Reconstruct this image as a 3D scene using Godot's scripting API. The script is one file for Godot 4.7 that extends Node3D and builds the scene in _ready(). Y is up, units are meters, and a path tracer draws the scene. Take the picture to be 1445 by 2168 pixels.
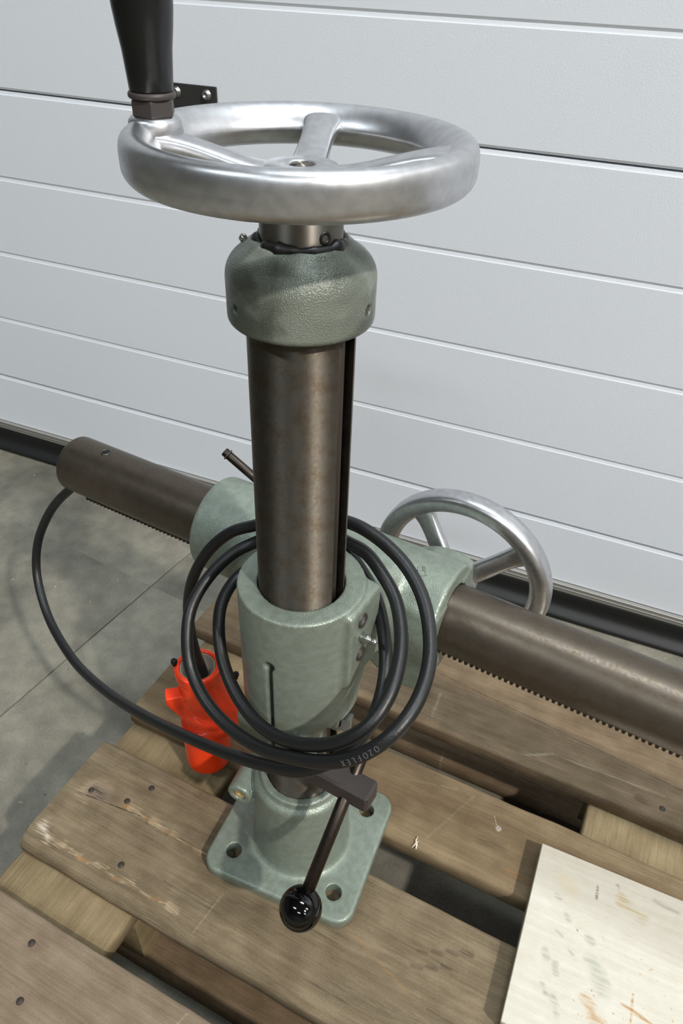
extends Node3D

const FLOOR := -0.144
var M := {}

# ------------------------------------------------------------------ helpers: nodes
var used := {}
func numbered(called: String) -> String:
	var n: int = used.get(called, 0)
	used[called] = n + 1
	return called if n == 0 else "%s_%03d" % [called, n]

func root(called: String, label: String, category: String, at := Vector3.ZERO, turn := 0.0, group := "") -> Node3D:
	var o := Node3D.new()
	o.name = numbered(called)
	add_child(o, true)
	o.position = at
	o.rotation.y = turn
	o.set_meta("label", label)
	o.set_meta("category", category)
	if group:
		o.set_meta("group", group)
	return o

func setting(called: String, at := Vector3.ZERO, turn := 0.0) -> Node3D:
	var o := Node3D.new()
	o.name = called
	add_child(o, true)
	o.position = at
	o.rotation.y = turn
	o.set_meta("kind", "structure")
	return o

func put(parent: Node, called: String, mesh: Mesh, mat: Material, at := Vector3.ZERO, rot := Vector3.ZERO) -> MeshInstance3D:
	var o := MeshInstance3D.new()
	o.name = called
	o.mesh = mesh
	o.material_override = mat
	o.position = at
	o.rotation = rot
	parent.add_child(o, true)
	return o

# ------------------------------------------------------------------ helpers: meshes
func tri(st: SurfaceTool, a: Vector3, b: Vector3, c: Vector3, out: Vector3) -> void:
	if (b - a).cross(c - a).dot(out) > 0.0:
		var t := b
		b = c
		c = t
	for p in [a, b, c]:
		st.set_uv(Vector2(p.x + p.z * 0.37, p.y + p.z * 0.61))
		st.add_vertex(p)

func quad(st: SurfaceTool, a: Vector3, b: Vector3, c: Vector3, d: Vector3, out: Vector3) -> void:
	tri(st, a, b, c, out)
	tri(st, a, c, d, out)

func add_box(st: SurfaceTool, size: Vector3, b: float, at := Vector3.ZERO, bas := Basis.IDENTITY) -> void:
	# chamfered box, flat shaded
	var h := size * 0.5
	b = minf(b, minf(h.x, minf(h.y, h.z)) * 0.9)
	st.set_smooth_group(-1)
	for a in 3:
		var u := (a + 1) % 3
		var v := (a + 2) % 3
		for s: float in [-1.0, 1.0]:
			var c: Array[Vector3] = []
			for q: Vector2 in [Vector2(-1, -1), Vector2(1, -1), Vector2(1, 1), Vector2(-1, 1)]:
				var p := Vector3.ZERO
				p[a] = s * h[a]
				p[u] = q.x * (h[u] - b)
				p[v] = q.y * (h[v] - b)
				c.append(at + bas * p)
			var o := Vector3.ZERO
			o[a] = s
			quad(st, c[0], c[1], c[2], c[3], bas * o)
		for s1: float in [-1.0, 1.0]:
			for s2: float in [-1.0, 1.0]:
				# edge running along axis a
				var e: Array[Vector3] = []
				for q: Vector2 in [Vector2(-1, 0), Vector2(1, 0), Vector2(1, 1), Vector2(-1, 1)]:
					var p := Vector3.ZERO
					p[a] = q.x * (h[a] - b)
					p[u] = s1 * (h[u] - (b if q.y == 1.0 else 0.0))
					p[v] = s2 * (h[v] - (0.0 if q.y == 1.0 else b))
					e.append(at + bas * p)
				var o := Vector3.ZERO
				o[u] = s1
				o[v] = s2
				quad(st, e[0], e[1], e[2], e[3], bas * o)
	for sx: float in [-1.0, 1.0]:
		for sy: float in [-1.0, 1.0]:
			for sz: float in [-1.0, 1.0]:
				var o := Vector3(sx, sy, sz)
				tri(st, at + bas * (o * (h - Vector3(0, b, b))), at + bas * (o * (h - Vector3(b, 0, b))), at + bas * (o * (h - Vector3(b, b, 0))), bas * o)

func box(size: Vector3, b := 0.002) -> ArrayMesh:
	var st := SurfaceTool.new()
	st.begin(Mesh.PRIMITIVE_TRIANGLES)
	add_box(st, size, b)
	st.generate_normals()
	return st.commit()

func grid(rows: Array, closed_u := true, closed_v := false, uscale := 1.0, vscale := 1.0, cap0 := true, cap1 := true) -> ArrayMesh:
	# rows of equally many points; smooth shaded; turned outwards by its signed volume
	var n: int = rows[0].size()
	var m := rows.size()
	var mid := Vector3.ZERO
	for r in rows:
		for p in r:
			mid += p
	mid /= n * m
	var vol := 0.0
	var lu := n if closed_u else n - 1
	var lv := m if closed_v else m - 1
	for j in lv:
		for i in lu:
			var a: Vector3 = rows[j][i] - mid
			var b: Vector3 = rows[j][(i + 1) % n] - mid
			var c: Vector3 = rows[(j + 1) % m][(i + 1) % n] - mid
			var d: Vector3 = rows[(j + 1) % m][i] - mid
			vol += a.dot(b.cross(c)) + a.dot(c.cross(d))
	var st := SurfaceTool.new()
	st.begin(Mesh.PRIMITIVE_TRIANGLES)
	st.set_smooth_group(0)
	for j in lv:
		for i in lu:
			var ids := [[j, i], [j, i + 1], [j + 1, i + 1], [j, i], [j + 1, i + 1], [j + 1, i]]
			if vol > 0.0:
				ids = [[j, i], [j + 1, i + 1], [j, i + 1], [j, i], [j + 1, i], [j + 1, i + 1]]
			for k: int in [0, 3]:
				var pa: Vector3 = rows[ids[k][0] % m][ids[k][1] % n]
				var pb: Vector3 = rows[ids[k + 1][0] % m][ids[k + 1][1] % n]
				var pc: Vector3 = rows[ids[k + 2][0] % m][ids[k + 2][1] % n]
				if pa.is_equal_approx(pb) or pb.is_equal_approx(pc) or pa.is_equal_approx(pc):
					continue
				for l: int in [0, 1, 2]:
					var id: Array = ids[k + l]
					st.set_uv(Vector2(float(id[1]) / lu * uscale, float(id[0]) / lv * vscale))
					st.add_vertex(rows[id[0] % m][id[1] % n])
	if closed_u and not closed_v:
		for e: int in [0, m - 1]:
			if (e == 0 and not cap0) or (e > 0 and not cap1):
				continue
			st.set_smooth_group(1 if e == 0 else 2)
			var c := Vector3.ZERO
			for p in rows[e]:
				c += p
			c /= n
			var nx := Vector3.ZERO
			for p in rows[1 if e == 0 else m - 2]:
				nx += p
			nx /= n
			var out := (c - nx)
			if out.length() < 1e-7:
				continue
			for i in n:
				if (rows[e][i] as Vector3).distance_to(c) > 1e-6:
					tri(st, c, rows[e][i], rows[e][(i + 1) % n], out)
	st.generate_normals()
	return st.commit()

func ring_at(r: float, y: float, n: int) -> PackedVector3Array:
	var a := PackedVector3Array()
	for i in n:
		var t := TAU * i / n
		a.append(Vector3(r * sin(t), y, r * cos(t)))
	return a

func lathe(prof: Array, n := 64, us := 1.0, vs := 1.0, closed := false) -> ArrayMesh:
	var rows := []
	for p: Vector2 in prof:
		rows.append(ring_at(p.x, p.y, n))
	return grid(rows, true, closed, us, vs)

func tube_rows(pts: PackedVector3Array, radii, n := 12) -> Array:
	var rows := []
	var up := Vector3.UP
	var side := Vector3.ZERO
	for i in pts.size():
		var t := (pts[mini(i + 1, pts.size() - 1)] - pts[maxi(i - 1, 0)]).normalized()
		if i == 0:
			up = Vector3.UP if absf(t.y) < 0.9 else Vector3.RIGHT
		side = t.cross(up).normalized()
		up = side.cross(t).normalized()
		var r: float = radii[i] if radii is Array else radii
		var a := PackedVector3Array()
		for k in n:
			var q := TAU * k / n
			a.append(pts[i] + (side * cos(q) + up * sin(q)) * r)
		rows.append(a)
	return rows

func rod(a: Vector3, b: Vector3, r: float, bev := 0.0006, n := 24) -> ArrayMesh:
	var d := (b - a).normalized()
	var pts := PackedVector3Array([a, a + d * bev, b - d * bev, b])
	return grid(tube_rows(pts, [r - bev, r, r, r - bev], n))

func sphere(r: float, n := 32) -> ArrayMesh:
	var s := SphereMesh.new()
	s.radius = r
	s.height = 2 * r
	s.radial_segments = n
	s.rings = n / 2
	var st := SurfaceTool.new()
	st.begin(Mesh.PRIMITIVE_TRIANGLES)
	st.append_from(s, 0, Transform3D.IDENTITY)
	return st.commit()

func spline(ctrl: Array, step: int) -> PackedVector3Array:
	var out := PackedVector3Array()
	for i in ctrl.size() - 1:
		var p0: Vector3 = ctrl[maxi(i - 1, 0)]
		var p1: Vector3 = ctrl[i]
		var p2: Vector3 = ctrl[i + 1]
		var p3: Vector3 = ctrl[mini(i + 2, ctrl.size() - 1)]
		# centripetal Catmull-Rom
		var t0 := 0.0
		var t1 := t0 + sqrt(maxf((p1 - p0).length(), 1e-5))
		var t2 := t1 + sqrt(maxf((p2 - p1).length(), 1e-5))
		var t3 := t2 + sqrt(maxf((p3 - p2).length(), 1e-5))
		for k in step:
			var t := lerpf(t1, t2, float(k) / step)
			var a1 := p0 * ((t1 - t) / (t1 - t0)) + p1 * ((t - t0) / (t1 - t0))
			var a2 := p1 * ((t2 - t) / (t2 - t1)) + p2 * ((t - t1) / (t2 - t1))
			var a3 := p2 * ((t3 - t) / (t3 - t2)) + p3 * ((t - t2) / (t3 - t2))
			var b1 := a1 * ((t2 - t) / (t2 - t0)) + a2 * ((t - t0) / (t2 - t0))
			var b2 := a2 * ((t3 - t) / (t3 - t1)) + a3 * ((t - t1) / (t3 - t1))
			out.append(b1 * ((t2 - t) / (t2 - t1)) + b2 * ((t - t1) / (t2 - t1)))
	out.append(ctrl[-1])
	return out

# ------------------------------------------------------------------ signed distance castings
func smin(a: float, b: float, k: float) -> float:
	var h := maxf(k - absf(a - b), 0.0) / k
	return minf(a, b) - h * h * k * 0.25

func s_cyl(r: float, u: float, hu: float, R: float, rd: float) -> float:
	var dx := r - R + rd
	var dy := absf(u) - hu + rd
	return minf(maxf(dx, dy), 0.0) + Vector2(maxf(dx, 0.0), maxf(dy, 0.0)).length() - rd

func s_box(p: Vector3, h: Vector3, rd: float) -> float:
	var q := p.abs() - h + Vector3(rd, rd, rd)
	return q.max(Vector3.ZERO).length() + minf(maxf(q.x, maxf(q.y, q.z)), 0.0) - rd

func sdf_mesh(f: Callable, lo: Vector3, hi: Vector3, c: float) -> ArrayMesh:
	const B := 6
	var nb := Vector3i(((hi - lo) / (c * B)).ceil())
	var nx := nb.x * B
	var ny := nb.y * B
	var nz := nb.z * B
	var sx := 1
	var sy := nx + 1
	var sz := (nx + 1) * (ny + 1)
	var vals := PackedFloat32Array()
	vals.resize(sz * (nz + 1))
	vals.fill(1000.0)
	var cells := PackedInt32Array()
	cells.resize(vals.size())
	cells.fill(-1)
	var active: Array[Vector3i] = []
	var reach := c * B * 0.87 * 1.05 + c * 0.5
	for bz in nb.z:
		for by in nb.y:
			for bx in nb.x:
				var d: float = f.call(lo + Vector3(bx + 0.5, by + 0.5, bz + 0.5) * (c * B))
				if absf(d) < reach:
					active.append(Vector3i(bx, by, bz) * B)
	for o in active:
		for k in range(o.z, o.z + B + 1):
			for j in range(o.y, o.y + B + 1):
				var at := o.x + j * sy + k * sz
				for i in range(o.x, o.x + B + 1):
					if vals[at] == 1000.0:
						vals[at] = f.call(lo + Vector3(i, j, k) * c)
					at += 1
	var vs := PackedVector3Array()
	var ns := PackedVector3Array()
	var off := [0, sx, sy, sx + sy, sz, sx + sz, sy + sz, sx + sy + sz]
	var edges := [[0, 1], [2, 3], [4, 5], [6, 7], [0, 2], [1, 3], [4, 6], [5, 7], [0, 4], [1, 5], [2, 6], [3, 7]]
	for o in active:
		for k in range(o.z, o.z + B):
			for j in range(o.y, o.y + B):
				for i in range(o.x, o.x + B):
					var at := i + j * sy + k * sz
					var v0 := vals[at]
					if absf(v0) > c * 2.0:
						continue
					var inside := 0
					for q: int in off:
						if vals[at + q] < 0.0:
							inside += 1
					if inside == 0 or inside == 8:
						continue
					var sum := Vector3.ZERO
					var cnt := 0
					for e in edges:
						var a := vals[at + off[e[0]]]
						var b := vals[at + off[e[1]]]
						if (a < 0.0) != (b < 0.0):
							var t := a / (a - b)
							var pa := Vector3(e[0] & 1, (e[0] >> 1) & 1, (e[0] >> 2) & 1)
							var pb := Vector3(e[1] & 1, (e[1] >> 1) & 1, (e[1] >> 2) & 1)
							sum += pa.lerp(pb, t)
							cnt += 1
					cells[at] = vs.size()
					vs.append(lo + (Vector3(i, j, k) + sum / cnt) * c)
					var g := Vector3.ZERO
					g.x = vals[at + off[1]] + vals[at + off[3]] + vals[at + off[5]] + vals[at + off[7]] - v0 - vals[at + off[2]] - vals[at + off[4]] - vals[at + off[6]]
					g.y = vals[at + off[2]] + vals[at + off[3]] + vals[at + off[6]] + vals[at + off[7]] - v0 - vals[at + off[1]] - vals[at + off[4]] - vals[at + off[5]]
					g.z = vals[at + off[4]] + vals[at + off[5]] + vals[at + off[6]] + vals[at + off[7]] - v0 - vals[at + off[1]] - vals[at + off[2]] - vals[at + off[3]]
					ns.append(g.normalized())
	var ix := PackedInt32Array()
	var st3 := [sx, sy, sz]
	for o in active:
		for k in range(maxi(o.z, 1), o.z + B):
			for j in range(maxi(o.y, 1), o.y + B):
				for i in range(maxi(o.x, 1), o.x + B):
					var at := i + j * sy + k * sz
					if cells[at] < 0 and absf(vals[at]) > c * 2.0:
						continue
					for a in 3:
						var s: bool = vals[at] < 0.0
						if s == (vals[at + st3[a]] < 0.0):
							continue
						var u: int = st3[(a + 1) % 3]
						var v: int = st3[(a + 2) % 3]
						var q0 := cells[at - u - v]
						var q1 := cells[at - v]
						var q2 := cells[at]
						var q3 := cells[at - u]
						if q0 < 0 or q1 < 0 or q2 < 0 or q3 < 0:
							continue
						if s:
							ix.append_array([q0, q2, q1, q0, q3, q2])
						else:
							ix.append_array([q0, q1, q2, q0, q2, q3])
	var arr := []
	arr.resize(Mesh.ARRAY_MAX)
	arr[Mesh.ARRAY_VERTEX] = vs
	arr[Mesh.ARRAY_NORMAL] = ns
	arr[Mesh.ARRAY_INDEX] = ix
	var mesh := ArrayMesh.new()
	mesh.add_surface_from_arrays(Mesh.PRIMITIVE_TRIANGLES, arr)
	return mesh

# ------------------------------------------------------------------ helpers: textures and materials
func noise(sd: int, freq: float, oct := 4, kind := FastNoiseLite.TYPE_SIMPLEX_SMOOTH) -> FastNoiseLite:
	var n := FastNoiseLite.new()
	n.seed = sd
	n.noise_type = kind
	n.frequency = freq
	n.fractal_octaves = oct
	return n

func field(sd: int, w: int, h: int, freq: float, sx: int, sy: int, oct := 4, seamless := false) -> PackedByteArray:
	# noise stretched sx by sy pixels, as bytes
	var nz := noise(sd, freq, oct)
	var ww := maxi(w / sx, 2)
	var hh := maxi(h / sy, 2)
	var im: Image = nz.get_seamless_image(ww, hh) if seamless else nz.get_image(ww, hh)
	im.convert(Image.FORMAT_L8)
	im.resize(w, h, Image.INTERPOLATE_CUBIC)
	return im.get_data()

func tex_from(data: PackedByteArray, w: int, h: int) -> ImageTexture:
	var im := Image.create_from_data(w, h, false, Image.FORMAT_RGB8, data)
	im.generate_mipmaps()
	return ImageTexture.create_from_image(im)

func bump_tex(sd: int, freq: float, strength: float, size := 512, oct := 4) -> ImageTexture:
	var im: Image = noise(sd, freq, oct).get_seamless_image(size, size)
	im.convert(Image.FORMAT_RGBA8)
	im.bump_map_to_normal_map(strength)
	return ImageTexture.create_from_image(im)

func mat(col: Color, rough := 0.6, metal := 0.0) -> StandardMaterial3D:
	var m := StandardMaterial3D.new()
	m.albedo_color = col
	m.roughness = rough
	m.metallic = metal
	return m

func mottled(sd: int, a: Color, b: Color, freq: float, size := 512, oct := 5, lo := 0.3, hi := 0.7) -> ImageTexture:
	var f := field(sd, size, size, freq, 1, 1, oct, true)
	var d := PackedByteArray()
	d.resize(size * size * 3)
	for i in size * size:
		var t := clampf((f[i] / 255.0 - lo) / (hi - lo), 0.0, 1.0)
		d[i * 3] = int(lerpf(a.r8, b.r8, t))
		d[i * 3 + 1] = int(lerpf(a.g8, b.g8, t))
		d[i * 3 + 2] = int(lerpf(a.b8, b.b8, t))
	return tex_from(d, size, size)

func triplanar(m: StandardMaterial3D, s: float) -> StandardMaterial3D:
	m.uv1_triplanar = true
	m.uv1_scale = Vector3(s, s, s)
	return m

const WW := 1792
const WH := 400
func wood(sd: int, light: Color, dark: Color, marks := []) -> StandardMaterial3D:
	# x along the grain (0.7 m), y around the board (0.36 m)
	var w := WW
	var h := WH
	var a := field(sd, w, h, 0.03, 28, 1, 4)
	var b := field(sd + 1, w, h, 0.16, 20, 1, 3)
	var c := field(sd + 2, w, h, 0.05, 6, 5, 4)
	var e := field(sd + 3, w, h, 0.35, 3, 1, 2)
	var d := PackedByteArray()
	d.resize(w * h * 3)
	var lr := light.r8
	var lg := light.g8
	var lb := light.b8
	var dr := dark.r8 - lr
	var dg := dark.g8 - lg
	var db := dark.b8 - lb
	for i in w * h:
		var t := clampf((a[i] * 0.30 + b[i] * 0.30 + c[i] * 0.40 + e[i] * 0.26) / 255.0 * 1.75 - 0.60, 0.0, 1.0)
		d[i * 3] = lr + int(dr * t)
		d[i * 3 + 1] = lg + int(dg * t)
		d[i * 3 + 2] = lb + int(db * t)
	for mk in marks:
		stain(d, w, h, b, c, mk)
	var m := mat(Color.WHITE, 0.78)
	m.albedo_texture = tex_from(d, w, h)
	var hd := PackedByteArray()
	hd.resize(w * h)
	for i in w * h:
		hd[i] = 255 - int(b[i] * 0.6 + e[i] * 0.4)
	var him := Image.create_from_data(w, h, false, Image.FORMAT_L8, hd)
	m.heightmap_enabled = true
	m.heightmap_texture = ImageTexture.create_from_image(him)
	m.heightmap_scale = 0.05
	m.specular_mode = BaseMaterial3D.SPECULAR_SCHLICK_GGX
	m.metallic_specular = 0.3
	return m

# a stain: [u0, v0, u1, v1 (pixels of the texture), half width in pixels, colour, strength, raggedness]
func stain(d: PackedByteArray, w: int, h: int, n1: PackedByteArray, n2: PackedByteArray, mk: Array) -> void:
	var p0 := Vector2(mk[0], mk[1])
	var p1 := Vector2(mk[2], mk[3])
	var r: float = mk[4]
	var col: Color = mk[5]
	var str: float = mk[6]
	var rag: float = mk[7]
	var lo := p0.min(p1) - Vector2(r, r) * 1.7
	var hi := p0.max(p1) + Vector2(r, r) * 1.7
	var dir := p1 - p0
	var l2 := maxf(dir.length_squared(), 1e-6)
	for y in range(maxi(int(lo.y), 0), mini(int(hi.y) + 1, h)):
		for x in range(maxi(int(lo.x), 0), mini(int(hi.x) + 1, w)):
			var p := Vector2(x, y)
			var t := clampf((p - p0).dot(dir) / l2, 0.0, 1.0)
			var i := x + y * w
			var q := p.distance_to(p0 + dir * t) / r + (n1[i] + n2[i] - 255) / 255.0 * rag
			var k := clampf((1.0 - q) * 1.3, 0.0, 1.0) * str * clampf(0.6 + (n1[(x * 2) % w + ((y * 2 + 31) % h) * w] - 118) / 110.0, 0.2, 1.0)
			if k > 0.0:
				d[i * 3] = int(lerpf(d[i * 3], col.r8, k))
				d[i * 3 + 1] = int(lerpf(d[i * 3 + 1], col.g8, k))
				d[i * 3 + 2] = int(lerpf(d[i * 3 + 2], col.b8, k))

func steel(sd: int, a: Color, b: Color, c: Color, rough: float, along_v: bool) -> StandardMaterial3D:
	# turned steel: fine lines along the tube, brown bloom in patches
	var s := 512
	var fine := field(sd, s, s, 0.3, 1 if along_v else 40, 40 if along_v else 1, 2)
	var blot := field(sd + 5, s, s, 0.012, 1, 1, 5)
	var blot2 := field(sd + 6, s, s, 0.05, 1, 1, 4)
	var d := PackedByteArray()
	d.resize(s * s * 3)
	for i in s * s:
		var t := clampf(fine[i] / 255.0 * 0.35 + blot[i] / 255.0 * 0.8 - 0.1, 0.0, 1.0)
		var k := clampf(blot2[i] / 255.0 * 0.35 + blot[i] / 255.0 * 1.1 - 0.55, 0.0, 0.75)
		d[i * 3] = int(lerpf(lerpf(a.r8, b.r8, t), c.r8, k))
		d[i * 3 + 1] = int(lerpf(lerpf(a.g8, b.g8, t), c.g8, k))
		d[i * 3 + 2] = int(lerpf(lerpf(a.b8, b.b8, t), c.b8, k))
	var m := mat(Color.WHITE, rough, 1.0)
	m.albedo_texture = tex_from(d, s, s)
	var rd := PackedByteArray()
	rd.resize(s * s)
	for i in s * s:
		rd[i] = clampi(int(165 + fine[i] * 0.12 + (blot2[i] - 128) * 0.22), 0, 255)
	m.roughness = rough
	m.roughness_texture = ImageTexture.create_from_image(Image.create_from_data(s, s, false, Image.FORMAT_L8, rd))
	m.roughness_texture_channel = BaseMaterial3D.TEXTURE_CHANNEL_RED
	return m

func concrete() -> StandardMaterial3D:
	var s := 1536
	var a := field(71, s, s, 0.004, 1, 1, 5)
	var b := field(72, s, s, 0.03, 1, 1, 4)
	var c := field(73, s, s, 0.25, 1, 1, 2)
	var d := PackedByteArray()
	d.resize(s * s * 3)
	for i in s * s:
		var t := a[i] * 0.55 + b[i] * 0.3 + c[i] * 0.2
		var g := 0.448 + (t / 255.0 - 0.52) * 0.30
		d[i * 3] = clampi(int(g * 255.0 * 1.035), 0, 255)
		d[i * 3 + 1] = clampi(int(g * 255.0), 0, 255)
		d[i * 3 + 2] = clampi(int(g * 255.0 * 0.895), 0, 255)
	var rng := RandomNumberGenerator.new()
	rng.seed = 4
	for k in 420:  # sawdust crumbs and pale scuffs
		var p := Vector2(rng.randf() * s, rng.randf() * s)
		var q := p + Vector2.from_angle(rng.randf() * TAU) * rng.randf_range(0.0, 3.5)
		var pale := rng.randf() < 0.7
		stain(d, s, s, b, c, [p.x, p.y, q.x, q.y, rng.randf_range(0.8, 2.0), Color(0.74, 0.70, 0.58) if pale else Color(0.25, 0.22, 0.2), 0.8, 0.2])
	for k in 16:
		var p := Vector2(rng.randf() * s, rng.randf() * s)
		var q := p + Vector2.from_angle(rng.randf() * TAU) * rng.randf_range(60, 260)
		stain(d, s, s, b, c, [p.x, p.y, q.x, q.y, rng.randf_range(6, 24), Color(0.56, 0.55, 0.52) if k % 2 else Color(0.39, 0.375, 0.35), 0.45, 0.9])
	var m := mat(Color.WHITE, 0.62)
	m.albedo_texture = tex_from(d, s, s)
	m.heightmap_enabled = true
	m.heightmap_texture = ImageTexture.create_from_image(Image.create_from_data(s, s, false, Image.FORMAT_L8, c))
	m.heightmap_scale = 0.04
	return m

func materials() -> void:
	var cast := mat(Color(0.54, 0.576, 0.535), 0.3, 0.28)
	cast.albedo_texture = mottled(11, Color(0.92, 0.93, 0.91), Color(1, 1, 1), 0.03, 512)
	cast.normal_enabled = true
	cast.normal_texture = bump_tex(12, 0.15, 6.0, 1024, 3)
	cast.normal_scale = 0.4
	M.cast = triplanar(cast, 6.0)
	var dirty := mat(Color(0.53, 0.555, 0.515), 0.42, 0.3)
	dirty.albedo_texture = mottled(17, Color(0.62, 0.62, 0.6), Color(1, 1, 1), 0.012, 256, 5, 0.3, 0.55)
	dirty.normal_enabled = true
	dirty.normal_texture = cast.normal_texture
	dirty.normal_scale = 0.5
	M.cast_dirty = triplanar(dirty, 6.0)
	M.column = steel(21, Color(0.42, 0.395, 0.36), Color(0.49, 0.465, 0.43), Color(0.37, 0.315, 0.255), 1.0, true)
	M.column.anisotropy_enabled = true
	M.column.anisotropy = -1.0
	M.arm = steel(31, Color(0.36, 0.325, 0.285), Color(0.41, 0.375, 0.335), Color(0.33, 0.285, 0.24), 0.56, true)
	M.arm.metallic = 0.78
	M.rack = mat(Color(0.30, 0.265, 0.235), 0.5, 0.9)
	var alu := mat(Color(0.80, 0.80, 0.81), 0.36, 1.0)
	alu.normal_enabled = true
	alu.normal_texture = bump_tex(41, 0.03, 2.0, 512, 4)
	alu.normal_scale = 0.12
	alu.albedo_texture = mottled(43, Color(0.93, 0.93, 0.93), Color(1, 1, 1), 0.05, 256)
	M.alu = triplanar(alu, 9.0)
	M.bright = mat(Color(0.74, 0.73, 0.71), 0.22, 1.0)
	M.shaft = mat(Color(0.55, 0.53, 0.50), 0.6, 1.0)
	M.shaft.anisotropy_enabled = true
	M.shaft.anisotropy = -1.0
	M.iron = mat(Color(0.30, 0.275, 0.27), 0.5, 0.5)
	M.rod = steel(51, Color(0.27, 0.245, 0.225), Color(0.34, 0.31, 0.285), Color(0.23, 0.195, 0.175), 0.55, false)
	var grip := mat(Color(0.035, 0.033, 0.034), 0.32)
	grip.normal_enabled = true
	grip.normal_texture = bump_tex(61, 0.03, 2.0, 256)
	grip.normal_scale = 0.2
	M.grip = triplanar(grip, 12.0)
	M.ball = mat(Color(0.012, 0.012, 0.014), 0.08)
	var rub := mat(Color(0.085, 0.085, 0.088), 0.42)
	rub.normal_enabled = true
	rub.normal_texture = bump_tex(62, 0.1, 2.0, 256)
	rub.normal_scale = 0.25
	M.rubber = triplanar(rub, 20.0)
	M.seal = mat(Color(0.06, 0.06, 0.062), 0.55)
	M.grease = mat(Color(0.03, 0.027, 0.022), 0.42)
	M.hole = mat(Color(0.03, 0.03, 0.03), 0.7)
	M.ink = mat(Color(0.33, 0.33, 0.33), 0.7)
	M.brass = triplanar(mat(Color(0.68, 0.57, 0.38), 0.6, 0.1), 1.0)
	var orange := mat(Color(1.0, 0.25, 0.055), 0.3)
	orange.clearcoat_enabled = true
	orange.clearcoat = 0.3
	orange.subsurf_scatter_enabled = true
	orange.subsurf_scatter_strength = 0.15
	M.orange = orange
	M.gland = mat(Color(0.60, 0.56, 0.50), 0.6)
	var dp := mat(Color(0.875, 0.893, 0.922), 0.42)
	dp.normal_enabled = true
	dp.normal_texture = bump_tex(81, 0.12, 2.0, 512, 3)
	dp.normal_scale = 0.12
	M.door = triplanar(dp, 5.0)
	M.rail = mat(Color(0.66, 0.65, 0.63), 0.45, 0.6)
	M.plate = mat(Color(0.27, 0.265, 0.26), 0.45, 0.6)
	M.zinc = mat(Color(0.66, 0.66, 0.65), 0.35, 1.0)
	M.wall = triplanar(mat(Color(0.5, 0.5, 0.49), 0.8), 1.0)
	M.ceiling = mat(Color(0.55, 0.55, 0.55), 0.85)
	M.concrete = concrete()
	M.nail = mat(Color(0.27, 0.235, 0.21), 0.6, 0.5)
	M.fixture = mat(Color(0.75, 0.75, 0.75), 0.5)
	var glow := mat(Color(1, 1, 1), 0.5)
	glow.emission_enabled = true
	glow.emission = Color(1.0, 0.97, 0.93)
	glow.emission_energy_multiplier = 3.0
	M.glow = glow

# ------------------------------------------------------------------ lights and camera
func lights() -> void:
	var cam := Camera3D.new()
	cam.name = "camera"
	add_child(cam, true)
	cam.position = Vector3(0.0276, 0.7413, 0.4001)
	cam.basis = Basis(Vector3.RIGHT, -0.6558) * Basis(Vector3.BACK, 0.0411)
	cam.fov = 70.10
	cam.near = 0.02
	cam.far = 60.0
	cam.current = true
	var we := WorldEnvironment.new()
	we.name = "environment"
	var e := Environment.new()
	e.background_mode = Environment.BG_COLOR
	e.background_color = Color(0.6, 0.62, 0.65)
	e.tonemap_mode = Environment.TONE_MAPPER_LINEAR
	e.tonemap_exposure = 1.16
	e.sdfgi_enabled = true
	e.ssao_enabled = true
	e.ssil_enabled = true
	we.environment = e
	add_child(we, true)
	# high-bay lamp over the operator's right shoulder
	for b: Array in [[Vector3(2.3, 3.9, 3.0), 18.0, "bell shaped high bay lamp hanging over the aisle right of the pallet"]]:
		var key: Vector3 = b[0]
		var lamp := root("bay_lamp", b[2], "lamp", key)
		put(lamp, "shade", lathe([Vector2(0.03, 0.34), Vector2(0.05, 0.33), Vector2(0.09, 0.22), Vector2(0.2, 0.05), Vector2(0.235, -0.03), Vector2(0.228, -0.03), Vector2(0.19, 0.05), Vector2(0.08, 0.2), Vector2(0.03, 0.22)], 48), M.fixture)
		put(lamp, "bulb", sphere(0.11), M.glow)
		put(lamp, "pendant_rod", rod(Vector3(0, 0.33, 0), Vector3(0, 0.7, 0), 0.012), M.fixture)
		var om := OmniLight3D.new()
		om.name = "bay_light"
		om.light_energy = b[1]
		om.light_color = Color(1.0, 0.975, 0.94)
		om.light_size = 0.09
		om.omni_range = 14.0
		om.omni_attenuation = 2.0
		om.shadow_enabled = true
		om.position = key
		add_child(om, true)
	# fluorescent panels on the ceiling
	var spots := [Vector3(0.5, 4.3, 0.0), Vector3(-2.6, 4.3, 2.0), Vector3(3.4, 4.3, 2.2), Vector3(-0.6, 4.3, 4.4), Vector3(3.2, 4.3, 5.4)]
	for i in spots.size():
		var p: Vector3 = spots[i]
		var f := root("ceiling_light", "long fluorescent panel on the workshop ceiling, " + ["straight above the door", "left of the pallet", "right of the pallet", "left over the aisle", "farthest from the door"][i], "lamp", p, -0.3789, "fluorescent panels on the ceiling")
		put(f, "housing", box(Vector3(1.5, 0.08, 0.42), 0.01), M.fixture, Vector3(0, 0.05, 0))
		put(f, "diffuser", box(Vector3(1.44, 0.02, 0.36), 0.004), M.glow)
		var al := AreaLight3D.new()
		al.name = "panel_light"
		al.area_size = Vector2(1.44, 0.36)
		al.light_energy = 5.7
		al.light_color = Color(0.92, 0.97, 1.0)
		al.area_range = 16.0
		al.shadow_enabled = true
		al.position = p + Vector3(0, -0.02, 0)
		al.rotation = Vector3(-PI / 2, -0.3789, 0)
		al.rotation_order = EULER_ORDER_YXZ
		add_child(al, true)

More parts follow.
